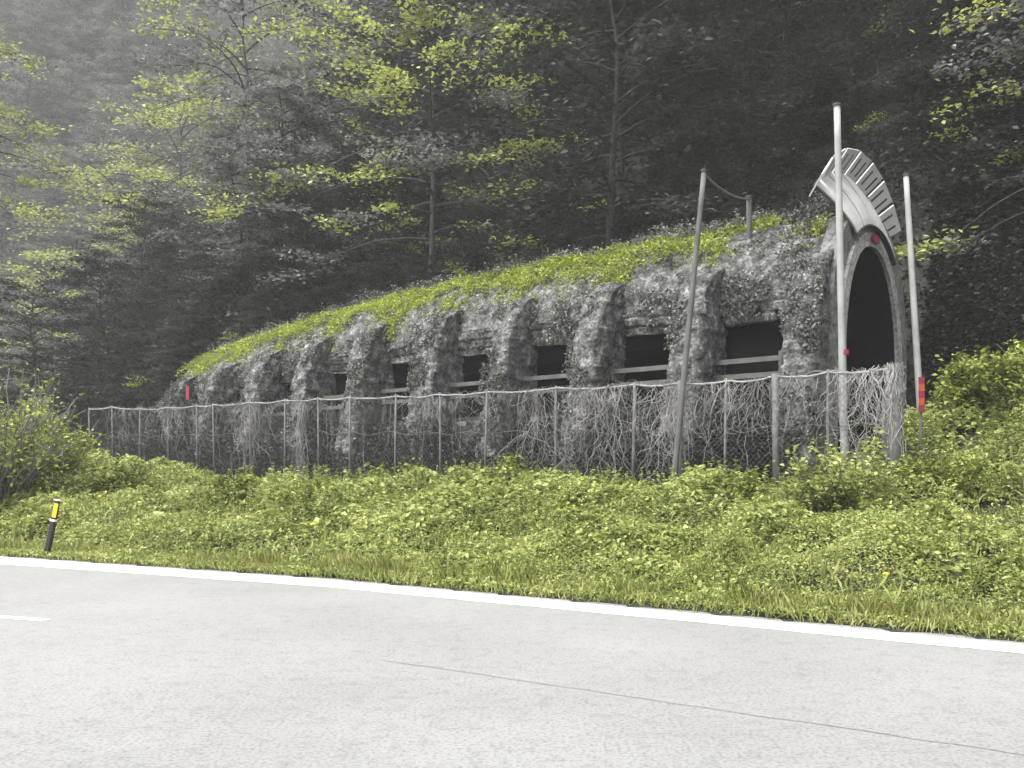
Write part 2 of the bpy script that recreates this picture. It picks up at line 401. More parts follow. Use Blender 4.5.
# buttresses
PZ = np.array([0.4, 2.0, 3.5, 4.6, 5.4, 6.0, 6.45, 6.75]); PV = np.array([-1.6, -1.35, -1.02, -0.84, -0.66, -0.46, -0.15, 0.4])
for k, uc in enumerate(PIER_U):
    dk = float(drop(uc)); jit = random.uniform(-0.1, 0.1); pw = PW * random.uniform(0.92, 1.1)
    nz = 130; zs = np.linspace(0.4, 6.75, nz); fv = np.interp(zs, PZ, PV) + jit * 0.6
    lean = random.uniform(-0.08, 0.08)
    prof = []                                           # section per height: back right, front right, front left, back left
    for z, f in zip(zs, fv):
        hw = pw / 2 * (1.12 - 0.035 * z)
        ring = [(hw, 0.6)] + [(hw, 0.6 + (f - 0.6) * t) for t in (0.35, 0.7, 0.93)] + \
               [(hw * t, f - 0.03 * (1 - t * t)) for t in (0.85, 0.5, 0.15, -0.15, -0.5, -0.85)] + [(-hw, 0.6 + (f - 0.6) * t) for t in (0.93, 0.7, 0.35)] + [(-hw, 0.6)]
        prof.append([(uc + lean * z * 0.3 - a, b, z) for a, b in ring])
    P = np.array(prof)
    sl_ = np.concatenate([[0], np.cumsum(np.linalg.norm(np.diff(P[40], axis=0), axis=1))]); sd_ = np.linspace(0, sl_[-1], 64)
    P = np.stack([np.stack([np.interp(sd_, sl_, P[i, :, c]) for c in range(3)], -1) for i in range(nz)]); nr = 64
    W3 = stack(P[..., 0], P[..., 1], P[..., 2] - dk * np.clip(P[..., 2] / 6, 0, 1))
    nrm = unit(np.cross(np.gradient(W3, axis=1), np.gradient(W3, axis=0)))
    r = fbm(W3[..., 0] * 2.2, W3[..., 1] * 2.2, W3[..., 2] * 2.2, 40 + k, 5) - 0.5
    W3 = W3 + nrm * (r * 0.15 + 0.5 * masonry(np.broadcast_to(sd_[None], r.shape), P[..., 2], 0.36, 0.5, 50 + k))[..., None]
    ii = np.arange(nz * nr).reshape(nz, nr)
    q = np.stack([ii[:-1, :-1], ii[:-1, 1:], ii[1:, 1:], ii[1:, :-1]], -1).reshape(-1, 4)
    o = link('buttress', tri_mesh('buttress', W3.reshape(-1, 3), q, M['concrete']), gal)
    if k < 9:
        for zr in (3.9, 4.28):
            m = MB(); zz = zr - dk * 0.65
            m.box(G(uc + 1.54, 0.0, zz), 2.3, 0.09, 0.12, A3, B3)
            m.build('guard_rail', M['rail'], gal)
        m = MB(); m.box(G(uc + 0.78, 0.02, 3.8 - dk * 0.6), 0.12, 0.12, 1.3, A3, B3); m.build('rail_post', M['rail'], gal)
# inside: back wall, floor, inner vault
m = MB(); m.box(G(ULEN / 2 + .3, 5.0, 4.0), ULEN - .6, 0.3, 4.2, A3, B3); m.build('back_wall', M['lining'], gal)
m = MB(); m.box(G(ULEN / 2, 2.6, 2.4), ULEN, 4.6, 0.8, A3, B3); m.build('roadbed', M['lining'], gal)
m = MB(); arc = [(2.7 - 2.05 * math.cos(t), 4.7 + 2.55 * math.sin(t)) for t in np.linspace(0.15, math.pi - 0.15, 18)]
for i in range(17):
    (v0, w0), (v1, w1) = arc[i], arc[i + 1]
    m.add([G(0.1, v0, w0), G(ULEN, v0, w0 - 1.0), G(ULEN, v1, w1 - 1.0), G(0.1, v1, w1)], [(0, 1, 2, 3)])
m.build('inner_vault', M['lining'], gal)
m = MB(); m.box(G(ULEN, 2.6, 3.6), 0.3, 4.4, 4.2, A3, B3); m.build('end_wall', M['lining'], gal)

# portal face with the pointed opening
PC = 2.7
th = np.linspace(0, math.pi, 41)
inn = [(PC - 2.02 * np.sign(np.cos(t)) * abs(np.cos(t)) ** 0.92, 4.5 + 2.72 * math.sin(t) ** 1.02) for t in th]
inn = [(PC - 2.05, 2.3), (PC - 2.04, 3.4)] + inn + [(PC + 2.04, 3.4), (PC + 2.05, 2.3)]
def outer_pt(k):
    if k < 2: return (-0.05, 2.3 if k == 0 else 3.4)
    if k >= 43: return (5.75, 3.4 if k == 43 else 2.3)
    t = th[k - 2]; return (2.85 - 2.9 * np.sign(np.cos(t)) * abs(np.cos(t)) ** 0.8, 4.5 + 3.6 * math.sin(t) ** 0.85)
out = [outer_pt(k) for k in range(len(inn))]
m = MB(); n = len(inn)
Vv = [G(0.12, *p) for p in inn] + [G(0.12, *p) for p in out] + [G(0.8, *p) for p in inn] + [G(0.55, *p) for p in out]
Ff = []
for i in range(n - 1):
    Ff += [(i, i + 1, n + i + 1, n + i), (n + i, n + i + 1, 3 * n + i + 1, 3 * n + i)]
m.add(Vv, Ff).build('portal_face', M['portal'], gal)
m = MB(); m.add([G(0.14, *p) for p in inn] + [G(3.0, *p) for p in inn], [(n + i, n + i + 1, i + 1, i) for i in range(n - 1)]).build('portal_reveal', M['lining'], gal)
# raised ring round the opening
m = MB(); Ff = []
ring = []
for k, (v, w) in enumerate(inn):
    d = np.array([v - PC, max(w - 4.5, 0) * 1.0]); d = d / (np.linalg.norm(d) + 1e-9)
    ring.append((v + d[0] * 0.34, w + d[1] * 0.34))
Vv = [G(0.04, *p) for p in inn] + [G(0.04, *p) for p in ring] + [G(0.14, *p) for p in inn] + [G(0.14, *p) for p in ring]
for i in range(n - 1):
    Ff += [(i, i + 1, n + i + 1, n + i), (2 * n + i, 2 * n + i + 1, i + 1, i), (n + i, n + i + 1, 3 * n + i + 1, 3 * n + i)]
m.add(Vv, Ff).build('portal_ring', M['ring'], gal)

# ------------------------------------------------------------------ sheet-metal hood over the portal
hood = empty('portal_hood', tuple(G(0.1, PC, 7.7)), 'pale fan shaped sheet metal hood of curved panels standing over the arched portal', 'hood')
HC = 5.5
def hood_pt(th_, s):            # s 0 = arch ring, 1 = upper rim ; leans back over the roof as it rises
    r0 = 2.2 + 0.06 * abs(th_); r = r0 + (3.62 - r0) * s
    uu = -0.02 + 0.68 * s ** 1.5
    return G(uu, PC - 0.05 + r * math.sin(th_), HC + r * math.cos(th_))
edges = np.radians([-38, -24, -9, 6, 20, 33, 46])
for a, b in zip(edges[:-1], edges[1:]):
    m = MB(); na, ns = 6, 8
    P = []
    for off in (0.0, 0.03):
        for i in range(na + 1):
            for j in range(ns + 1):
                t = a + 0.011 + (b - a - 0.022) * i / na
                P.append(hood_pt(t, j / ns) + A3 * off)
    ff = []; K = (na + 1) * (ns + 1); ix = lambda i, j: i * (ns + 1) + j
    for i in range(na):
        for j in range(ns):
            q = (ix(i, j), ix(i + 1, j), ix(i + 1, j + 1), ix(i, j + 1)); ff += [q, tuple(K + t for t in q[::-1])]
    for j in range(ns): ff += [(ix(0, j), ix(0, j + 1), K + ix(0, j + 1), K + ix(0, j)), (ix(na, j + 1), ix(na, j), K + ix(na, j), K + ix(na, j + 1))]
    for i in range(na): ff += [(ix(i + 1, 0), ix(i, 0), K + ix(i, 0), K + ix(i + 1, 0)), (ix(i, ns), ix(i + 1, ns), K + ix(i + 1, ns), K + ix(i, ns))]
    m.add(P, ff).build('curved_panel', M['sheet'], hood)
m = MB()
for a in edges:
    m.tube([hood_pt(a, s) + A3 * 0.05 for s in np.linspace(0, 1, 9)], 0.03, 5)
m.tube([hood_pt(a, 1) + A3 * 0.05 for a in np.linspace(edges[0], edges[-1], 20)], 0.035, 5)
m.tube([hood_pt(a, 0) + A3 * -0.0 for a in np.linspace(edges[0], edges[-1], 20)], 0.03, 5)
m.build('back_frame', M['dark_metal'], hood)
pet = np.radians([-47, -33, -19, -5, 8, 21, 34, 48])
for a, b in zip(pet[:-1], pet[1:]):
    m = MB(); P = []
    g_ = 0.018
    for off in (0.0, 0.025):
        for j, (r, uu) in enumerate(((3.6, 0.68), (4.1, 0.24))):
            for t in (a + g_, b - g_):
                P.append(G(uu + off, PC - 0.05 + r * math.sin(t), HC + r * math.cos(t) + off))
    m.add(P, [(0, 1, 3, 2), (4, 6, 7, 5), (0, 2, 6, 4), (1, 5, 7, 3), (2, 3, 7, 6), (0, 4, 5, 1)])
    o = m.build('rim_plate', M['sheet'], hood)
    for q in (0.3, 0.68):
        s_ = MB()
        t = a + (b - a) * q; d = 0.009
        P = [G(uu - 0.012 + dz, PC - 0.05 + r * math.sin(t + s * d), HC + r * math.cos(t + s * d) - 0.008)
             for dz in (0, 0.008) for (r, uu, s) in ((3.69, 0.601, -1), (3.69, 0.601, 1), (4.0, 0.328, 1), (4.0, 0.328, -1))]
        s_.hexa(P)
        so = s_.build('slot', M['dark_metal']); so.parent = o; so.location = (0, 0, 0)

# red plate on the crown of the arch
def plate(name, c, w, h, nrm, mat, label, cat):
    nrm = unit(np.asarray(nrm, float)); sd = unit(np.cross((0, 0, 1), nrm)); up = np.cross(nrm, sd)
    P = []
    for off in (0, 0.03):
        for (i, j) in ((-.5, -.38), (-.38, -.5), (.38, -.5), (.5, -.38), (.5, .38), (.38, .5), (-.38, .5), (-.5, .38)):
            P.append(np.asarray(c) + sd * w * i + up * h * j + nrm * off)
    ff = [tuple(range(8, 16)), tuple(range(7, -1, -1))] + [(i, (i + 1) % 8, 8 + (i + 1) % 8, 8 + i) for i in range(8)]
    return tag(MB().add(P, ff).build(name, mat), label, cat)
plate('marker_plate', G(0.0, PC - 0.05, 7.42), 0.5, 0.2, -A3, M['red'], 'small red plate on the crown of the arched portal opening', 'marker')
plate('marker_plate', ray(188, 393, 36.2), 0.2, 0.55, (-0.55, -0.83, 0), M['red'], 'narrow upright red plate at the far left end of the gallery', 'marker')

# ------------------------------------------------------------------ poles
def pole(name, top, foot, r0, r1, mat, label, cap=True, group=None):
    top, foot = np.asarray(top), np.asarray(foot)
    e = empty(name, tuple(foot), label, 'pole', group)
    t = np.linspace(0, 1, 12)[:, None]
    MB().tube(foot + (top - foot) * t, np.linspace(r0, r1, 12), 12).build('shaft', mat, e, True)
    ax = unit(top - foot)
    if cap: MB().tube([top, top + ax * 0.05, top + ax * 0.07], [r1 * 1.35, r1 * 1.3, r1 * 0.5], 12).build('cap', M['dark_metal'], e)
    MB().tube([foot - ax * 0.3, foot + ax * 0.08, foot + ax * 0.14], [r0 * 2.2, r0 * 2.2, r0 * 1.2], 10).build('footing', M['portal'], e)
    return e
def at_ground(px, D): p = ray(px, 400, D); return np.array([p[0], p[1], float(H(p[0], p[1]))])
D1 = 19.3
p1 = pole('tall_pole', ray(837, 106, D1), np.array([*ray(845, 440, D1)[:2], H(*ray(845, 440, D1)[:2]) - 0.05]), 0.085, 0.07, M['pole'],
     'tallest pale metal pole standing straight in front of the left side of the portal')
MB().tube([ray(844.4, 355, D1), ray(844.6, 350, D1)], 0.095, 12).build('red_band', M['red'], p1)
D2 = 21.5
f2 = at_ground(922, 21.0)
pole('tall_pole', ray(906, 176, D2), f2, 0.085, 0.065, M['pole'], 'pale metal pole leaning slightly at the right side of the portal')
D3 = 19.6
pole('tall_pole', ray(704, 172, D3), at_ground(671, D3 + .2), 0.07, 0.055, M['old_pole'], 'grey pole leaning right between the fence and the second buttress')
t4 = ray(749, 198, 23.5)
u4, v4 = uv(t4[0], t4[1]); 
pole('short_pole', t4, np.array([t4[0], t4[1], 7.55]), 0.075, 0.07, M['old_pole'], 'short grey pole standing upright on the mossy gallery roof')
s = np.linspace(0, 1, 14)[:, None]; a_, b_ = ray(704, 174, D3), ray(749, 199, 23.5)
tag(MB().tube(a_ + (b_ - a_) * s - np.array([0, 0, 1]) * (0.15 * 4 * s * (1 - s)), 0.028, 5).build('overhead_wire', M['old_pole']),
    'thin dark wire strung from the leaning grey pole to the roof pole', 'wire')
# red and white striped marker beside the right pole
mk = empty('hazard_marker', tuple(at_ground(921, 18.4)), 'narrow orange and red striped marker beside the right pole', 'marker')
for k in range(5):
    y0 = 377 + k * 7
    c = (ray(921.5, y0 + 3.5, 18.4))
    MB().box(c, 0.11, 0.04, 0.142).build('stripe', M['orange'] if k % 2 else M['red'], mk)
c0 = ray(921.5, 401, 18.44); MB().tube([(c0[0], c0[1] + .03, float(H(c0[0], c0[1])) - .1), (c0[0], c0[1] + .03, ray(0, 379, 18.4)[2])], 0.03, 6).build('stake', M['fence'], mk)

# ------------------------------------------------------------------ fence
fen = empty('mesh_fence', tuple(at_ground(540, 22.6)), 'long wire mesh fence with thin posts in front of the gallery', 'fence')
def fence_D(px): return 17 * (900 + 560) / (px + 560)
TPX = [60, 89, 112, 140, 180, 300, 435, 560, 680, 774, 776, 830, 897]
TPY = [408, 409, 407, 409, 407, 399.5, 395, 388, 383, 379, 374, 372, 367]
def fence_top(px): return float(np.interp(px, TPX, TPY))
post_px = [89, 112, 140, 168, 197, 213, 250, 285, 318, 350, 396, 440, 487, 556, 635, 680, 726, 775, 828, 895]
thick = {680: 0.06, 775: 0.075, 895: 0.13, 635: 0.045, 350: 0.04, 300: 0.05}
ptop, pfoot = [], []
for px in post_px:
    D = fence_D(px); t = ray(px, fence_top(px), D); f = np.array([t[0], t[1], float(H(t[0], t[1])) - 0.2])
    f[:2] += rng.normal(0, 0.04, 2)
    ptop.append(t); pfoot.append(f)
    r = thick.get(px, 0.032)
    MB().tube([f, t * [1, 1, 1] + [0, 0, 0.06]], r, 8).build('post', M['fence'], fen, True)
# return panel at the right end
corner = np.array([ptop[-1][0] + 0.75, ptop[-1][1] + 2.3, ptop[-1][2] - 0.25])
MB().tube([(corner[0], corner[1], float(H(corner[0], corner[1])) - .2), corner], 0.045, 8).build('post', M['fence'], fen, True)
ptop.append(corner); pfoot.append(np.array([corner[0], corner[1], float(H(corner[0], corner[1]))]))
m = MB(); mid = MB(); net = MB()
pts = []
for i in range(len(ptop) - 1):
    for s in np.linspace(0, 1, 9)[:-1]:
        p = ptop[i] * (1 - s) + ptop[i + 1] * s; p[2] -= 0.05 * 4 * s * (1 - s); pts.append(p)
pts.append(ptop[-1]); pts = np.array(pts)
m.tube(pts + rng.normal(0, 0.006, pts.shape), 0.026, 6).build('top_cable', M['cable'], fen, True)
mid.tube(np.stack([pts[:, 0], pts[:, 1], pts[:, 2] - 1.05 + 0.05 * np.sin(np.arange(len(pts)) * .9)], 1), 0.011, 4).build('middle_wire', M['fence'], fen)
# woven mesh: two families of slanted wires over the developed length
seg = np.concatenate([[0], np.cumsum(np.linalg.norm(np.diff(pts[:, :2], axis=0), axis=1))]); Lf = seg[-1]
def on_fence(sv, hv):   # hv metres under the cable
    x = np.interp(sv, seg, pts[:, 0]); y = np.interp(sv, seg, pts[:, 1]); z = np.interp(sv, seg, pts[:, 2])
    return np.stack([x, y, z - hv], -1)
step = 0.13
for fam in (1, -1):
    for s0 in np.arange(-3, Lf + 3, step):
        h = np.linspace(0.02, 2.9, 8); sv = s0 + fam * h
        ok = (sv > 0) & (sv < Lf)
        if ok.sum() < 2: continue
        P = on_fence(sv[ok], h[ok])
        net.tube(P, 0.0032, 3, False)
nb = net.build('wire_mesh', M['wire'], fen); nb['kind'] = 'stuff'

# ------------------------------------------------------------------ dry creepers on the fence
def s_of_px(px):
    pxs, _ = project(pts); n_ = len(pts) - 9
    return np.interp(px, pxs[:n_], seg[:n_])
def creeper(mb, s0, spread, length, n, r=0.006, bush=0.25, y_off=-0.03):
    for _ in range(n):
        sv = s0 + rng.normal(0, spread); hv = rng.uniform(-0.1, 0.2) if rng.random() < .7 else rng.uniform(0, length * .6)
        tot = length * rng.uniform(0.3, 1.05); k = max(5, int(tot / 0.12)); P = []
        out = rng.uniform(-0.02, bush * 0.6); ang = rng.normal(0, 0.5); ph = rng.uniform(0, 6)
        for i in range(k):
            P.append(on_fence(np.clip(sv, 0, Lf), hv) + np.array([-GB[0], -GB[1], 0]) * (0.03 + out * math.sin(math.pi * i / k)) + rng.normal(0, 0.01, 3))
            ang = ang * 0.9 + rng.normal(0, 0.3)
            if spread < .2: ang *= .6
            st = tot / k; sv += math.sin(ang) * st; hv += math.cos(ang) * st * 0.9
            if i > 3 and rng.random() < .13:      # side shoot
                q = np.linspace(0, rng.uniform(.15, .5), 4); a2 = ang + rng.choice([-1, 1]) * rng.uniform(.5, 1.5)
                mb.tube(on_fence(np.clip(sv + np.sin(a2 + q * 2) * q, 0, Lf), hv + np.cos(a2 + q * 2) * q) + rng.normal(0, .02, (4, 3)) - np.array([GB[0], GB[1], 0]) * out, [r * .5, r * .4, r * .35, r * .2], 3, False)
        rr_ = r * rng.choice([.45, .6, 1.0])
        mb.tube(P, np.linspace(rr_, rr_ * 0.5, len(P)), 3, False)
    return mb
clumps = [(125, .4, 1.6, 40, 'dry creeper nearest the far left end post of the fence', 0.009),
          (430, .35, 1.2, 45, 'short wisp of dry creeper on the fence left of the narrow tangle', 0.008),
          (672, .35, 2.4, 70, 'dry creeper hanging where the leaning grey pole crosses the fence', 0.009),
          (302, .13, 3.4, 45, 'thick rope of dry grey creeper hanging to the ground left on the fence', 0.012),
          (537, .28, 2.6, 42, 'narrow tangle of dry creeper left of the widest tangle on the fence', 0.009),
          (600, .42, 2.6, 80, 'widest pale tangle of dry creeper at the middle of the fence', 0.009),
          (740, .5, 1.4, 75, 'short fringe of dry creeper between the leaning pole and the stepped fence post', 0.009),
          (862, .3, 2.2, 90, 'dense dry creeper wrapped round the right end of the fence', 0.010),
          (172, .9, 1.9, 60, 'loose dry creeper on the far left end of the fence', 0.010),
          (245, .9, 2.6, 60, 'loose dry creeper on the fence left of the thick hanging rope', 0.010)]
for px, sp_, ln, n_, lab, r in clumps:
    mb = creeper(MB(), s_of_px(px), sp_, ln, n_, r)
    c = on_fence(s_of_px(px), 2.5)
    o = mb.build('dry_creeper', M['dry']); tag(o, lab, 'creeper', 'dry creepers on the fence')
mb = MB()
for px in np.linspace(95, 900, 90): creeper(mb, s_of_px(px), 0.3, rng.uniform(0.25, 1.2), 5, 0.006)
for px in np.linspace(110, 900, 26): creeper(mb, s_of_px(px), 0.15, 2.4, 3, 0.007, 0.05)
# runners along the cable
for _ in range(120):
    s0 = rng.uniform(0, Lf - 2); k = 9; q = np.linspace(0, rng.uniform(.5, 1.8), k)
    P = on_fence(np.clip(s0 + q, 0, Lf), rng.normal(0, 0.05, k)) + rng.normal(0, 0.02, (k, 3))
    mb.tube(P, 0.006, 3, False)
for _ in range(60):          # end post wrap
    a0 = rng.uniform(0, 6.28); k = 10; z = np.linspace(ptop[-2][2] + .05, ptop[-2][2] - rng.uniform(.5, 2), k)
    P = np.stack([ptop[-2][0] + .14 * np.cos(a0 + np.arange(k) * rng.normal(0, .3)), ptop[-2][1] + .14 * np.sin(a0 + np.arange(k) * .2), z], 1) + rng.normal(0, .03, (k, 3))
    mb.tube(P, 0.007, 3, False)
tag(mb.build('dry_vines', M['dry']), 'thin dry vine stems trailing all along the wire fence', 'vines', kind='stuff')

# ------------------------------------------------------------------ delineator post
b0 = ground_pt(47, 557); base = np.array([b0[0], b0[1], 0.0])
base = np.array([*ground_pt(46.5, 557), 0.02]); D = base[1]
top = ray(57.5, 500, D)
dl = empty('delineator_post', tuple(base), 'leaning black roadside marker post with yellow reflector at the road edge', 'marker post')
ax = unit(top - base); L = np.linalg.norm(top - base)
sx = unit(np.cross((0, 1, 0), ax)) ; sy = np.cross(ax, sx)
def seg_box(t0, t1, w0, w1, d, off=0.0):
    P = []
    for t, w in ((t0, w0), (t1, w1)):
        c = base + ax * L * t + sy * off
        P += [c + sx * w * i * 0.5 + sy * d * j * 0.5 for i, j in ((-.5, -1), (.5, -1), (1, -.3), (1, .3), (.5, 1), (-.5, 1), (-1, .3), (-1, -.3))]
    ff = [tuple(range(7, -1, -1)), tuple(range(8, 16))] + [(i, (i + 1) % 8, 8 + (i + 1) % 8, 8 + i) for i in range(8)]
    return MB().add(P, ff)
seg_box(-0.1, 0.62, 0.115, 0.115, 0.10).build('shaft', M['black'], dl)
seg_box(0.62, 0.66, 0.12, 0.12, 0.10).build('white_band', M['white'], dl)
seg_box(0.66, 0.99, 0.115, 0.1, 0.09).build('head', M['black'], dl)
for o_ in (-0.05,):
    m = MB(); c = base + ax * L * 0.82 - np.array([0, 1, 0]) * 0.05 + sx * 0.018
    m.box(c, 0.075, 0.02, 0.26, sx, (0, 1, 0), ax); m.build('reflector', M['yellow'], dl)
seg_box(0.99, 1.01, 0.13, 0.1, 0.1).build('cap', M['white'], dl)

# ------------------------------------------------------------------ bank vegetation
def in_view(P, pad=60):
    px, py = project(P); return (P[:, 1] > 3) & (px > -pad) & (px < 1024 + pad)
def bank_points(n, dmin, dmax, xmin=-24, xmax=17):
    x = rng.uniform(xmin, xmax, n); d = rng.uniform(dmin, dmax, n); y = edge_y(x) + d / 0.86
    P = np.stack([x, y, H(x, y)], 1); u, v = uv(x, y)
    vmax = np.where(u < 1.0, 0.3 + np.clip(-u, 0, 3), -1.7 + 0.9 * vnoise(x * .9, y * .9, 0, 77))
    return P[in_view(P) & (v < vmax)]
def canopy(x, y):
    d = edge_d(x, y)
    lump = fbm(x * 0.8, y * 0.8, 0, 61, 3); lump2 = fbm(x * 2.6, y * 2.6, 0, 67, 2)
    h = 0.07 + 0.52 * S((d - 0.3) / 4.5) * (0.1 + 1.5 * np.clip((lump - 0.3) * 2, 0, 1)) + 0.34 * (lump2 - 0.4) * S(d / 2.5)
    h = h * (1 - 0.75 * S((uv(x, y)[1] + 5.2) / 2.4) * S((9 - x) / 3))
    h = h + 0.8 * S((x - 8) / 4) * S((d - 7) / 5) * lump * 1.2
    return np.clip(h, 0.05, 2)
P = np.concatenate([bank_points(640000, 0.2, 16), bank_points(170000, 0.3, 6.5, -3, 15)])
# thin far ones, keep gaps where the lumps dip
lum = fbm(P[:, 0] * 1.1, P[:, 1] * 1.1, 0, 90, 3)
P = P[(lum > 0.39 - 0.14 * S((4.5 - edge_d(P[:, 0], P[:, 1])) / 2.5)) | (rng.random(len(P)) < 0.15) | (edge_d(P[:, 0], P[:, 1]) < 1.2)]
keep = rng.random(len(P)) < np.clip(14 / P[:, 1], 0.35, 1)
P = P[keep]
hc = canopy(P[:, 0], P[:, 1]); rr = 1 - rng.random(len(P)) ** 1.6 * 0.75
C = P + np.stack([rng.normal(0, .04, len(P)), rng.normal(0, .04, len(P)), hc * rr], 1)
kind = vnoise(P[:, 0] * 1.7, P[:, 1] * 1.7, 0, 15)
L = rng.uniform(0.035, 0.1, len(P)) * (0.75 + 0.8 * S((kind - .3) / .5)) * np.clip(P[:, 1] / 13, .75, 1.7)
V, T = leaves(C, rand_h(len(P), 0.5), rand_dirs(len(P), 0.9), L, L * rng.uniform(0.4, 0.75, len(P)))
tag(link('weeds', tri_mesh('weeds', V, T, M['weed'])), 'bright green leafy weeds covering the bank between road and fence', 'weeds', kind='stuff')
# grass blades: dense along the verge, sparse higher up
Pa = bank_points(38000, 0.12, 1.5)
Pa = Pa[edge_d(Pa[:, 0], Pa[:, 1]) < 0.25 + 1.3 * fbm(Pa[:, 0] * .9, Pa[:, 1] * .9, 0, 19, 3)]; Pb = bank_points(16000, 0.8, 9)
P = np.concatenate([Pa, Pb]); n = len(P)
hh = rng.uniform(0.05, 0.27, n) * (0.5 + vnoise(P[:, 0] * 1.5, P[:, 1] * 1.5, 0, 23)) * np.where(edge_d(P[:, 0], P[:, 1]) < .5, .6, 1)
tip = unit(np.stack([rng.normal(0, .5, n), rng.normal(0, .5, n), np.ones(n)], 1))
C = P + tip * (hh * .5)[:, None] + np.stack([0 * hh, 0 * hh, np.where(np.arange(n) >= len(Pa), canopy(P[:, 0], P[:, 1]) * .7, 0)], 1)
V, T = leaves(C, tip, rand_h(n, .3), hh, rng.uniform(0.008, 0.02, n) * np.clip(P[:, 1] / 12, .8, 1.5), 0.3)
tag(link('grass', tri_mesh('grass', V, T, M['grass'])), 'pale green grass blades along the road verge and between the weeds', 'grass', kind='stuff')

# taller weeds with narrow leaves up thin stems
mb = MB(); LC = []; LD = []
for p in bank_points(5200, 0.9, 11):
    if fbm(p[0] * .7, p[1] * .7, 0, 29, 3) < .46: continue
    hgt = rng.uniform(.25, .75) * (0.55 + 0.5 * S((edge_d(p[0], p[1]) - 1) / 5)) + float(canopy(p[0], p[1])) * .5
    d_ = unit(rng.normal(0, .2, 3) + [0, 0, 1]); q = np.linspace(0, 1, 4)[:, None]
    st = p + d_ * hgt * q + np.concatenate([rng.normal(0, .05, (1, 2)) * q ** 2, 0 * q], 1)
    mb.tube(st, [.006, .005, .004, .002], 3, False)
    k = int(14 + 30 * hgt); f = rng.uniform(.25, 1.02, k)[:, None]; a = rng.uniform(0, 6.28, k)
    dr = np.stack([np.cos(a), np.sin(a), rng.uniform(-.3, .6, k)], 1)
    LD.append(dr); LC.append(st[0] + (st[-1] - st[0]) * f + unit(dr) * .045 * (1.2 - f))
mb.build('tall_weed_stems', M['stem']); tag(bpy.data.objects['tall_weed_stems'], 'thin stems of the taller weeds on the bank', 'weeds', kind='stuff')
C = np.concatenate(LC); n = len(C); Ls = rng.uniform(.06, .13, n)
V, T = leaves(C, np.concatenate(LD), rand_dirs(n, 1.0), Ls, Ls * rng.uniform(.18, .4, n), .2)
tag(link('tall_weeds', tri_mesh('tall_weeds', V, T, M['weed'])), 'taller narrow leaved weeds standing out of the bank', 'weeds', kind='stuff')

def bush(name, c, rad, hgt, nst, nl, leaf, mat_l, mat_s, label, cat='bush', group=None, lsize=(0.06, 0.12), spread=1.0, droop=0.1):
    e = empty(name, tuple(c), label, cat, group); mb = MB(); LC = []; LD = []
    for k in range(nst):
        a = rng.uniform(0, 6.28); rr = rad * math.sqrt(rng.random()) ; n_ = 7
        end = np.array([math.cos(a) * rr, math.sin(a) * rr, hgt * rng.uniform(.5, 1) * (1 - 0.35 * (rr / rad) ** 2)])
        st = np.array([math.cos(a), math.sin(a), 0]) * rr * 0.2
        t = np.linspace(0, 1, n_)[:, None]
        Pp = st + (end - st) * t + np.array([0, 0, 1]) * (0.25 * hgt * t * (1 - t)) + rng.normal(0, 0.035 * rad, (n_, 3)) * t
        mb.tube(np.asarray(c) + Pp, np.linspace(0.012, 0.004, n_) * (1 + hgt / 3), 4, False)
        for j in range(3):
            i0 = rng.integers(2, n_ - 1); d_ = unit(rng.normal(size=3) + [0, 0, .5]); q = np.linspace(0, rng.uniform(.2, .5) * rad * .6, 4)[:, None]
            Q = Pp[i0] + d_ * q + rng.normal(0, .02, (4, 3)); mb.tube(np.asarray(c) + Q, np.linspace(.006, .003, 4) * (1 + hgt / 4), 3, False)
            m_ = nl // (nst * 4); LC.append(Q[rng.integers(1, 4, m_)] + rng.normal(0, .07 * spread, (m_, 3)))
        m_ = nl // (nst * 4); LC.append(Pp[rng.integers(2, n_, m_)] + rng.normal(0, .07 * spread, (m_, 3)))
    mb.build('stems', mat_s, e)
    C = np.concatenate(LC) + np.asarray(c); n_ = len(C)
    Ls = rng.uniform(*lsize, n_)
    V, T = leaves(C, rand_h(n_, .5), rand_dirs(n_, .9), Ls, Ls * .6)
    link('leaves', tri_mesh('leaves', V, T, mat_l), e)
    return e
def bpos(px, D, dz=0): p = ray(px, 0, D); return np.array([p[0], p[1], float(H(p[0], p[1])) + dz])
gb = 'bushes on the bank in front of the fence'
bush('leafy_bush', bpos(835, 14.6), 1.0, 1.75, 40, 3000, None, M['weed'], M['stem'], 'largest leafy bush with tall stems in front of the right end of the fence', group=gb)
bush('leafy_bush', bpos(905, 15.6), 0.7, 0.9, 22, 1400, None, M['bush'], M['stem'], 'leafy bush below the thick end post of the fence', group=gb)
bush('leafy_bush', bpos(745, 16.6), 0.8, 0.95, 24, 1700, None, M['bush'], M['stem'], 'leafy bush in front of the stepped fence post', group=gb)
bush('leafy_bush', bpos(503, 21.0), 0.9, 1.15, 24, 1500, None, M['bush'], M['stem'], 'round leafy bush under the left edge of the middle creeper tangle', group=gb, lsize=(.08, .15))
bush('leafy_bush', bpos(395, 22.5), 1.0, 1.15, 26, 1600, None, M['bush'], M['stem'], 'leafy bush at the fence right of the hanging creeper rope', group=gb, lsize=(.08, .16))
bush('leafy_bush', bpos(240, 22), 0.9, 1.0, 24, 1500, None, M['bush'], M['stem'], 'leafy bush at the fence left of the hanging creeper rope', group=gb, lsize=(.08, .16))
bush('leafy_bush', bpos(125, 24), 1.1, 1.3, 26, 1700, None, M['bush'], M['stem'], 'leafy bush in front of the far left end of the fence', group=gb, lsize=(.08, .16))
bush('leafy_bush', bpos(620, 17.8), 0.7, 0.8, 20, 1200, None, M['bush'], M['stem'], 'small leafy bush below the widest creeper tangle', group=gb, lsize=(.07, .13))
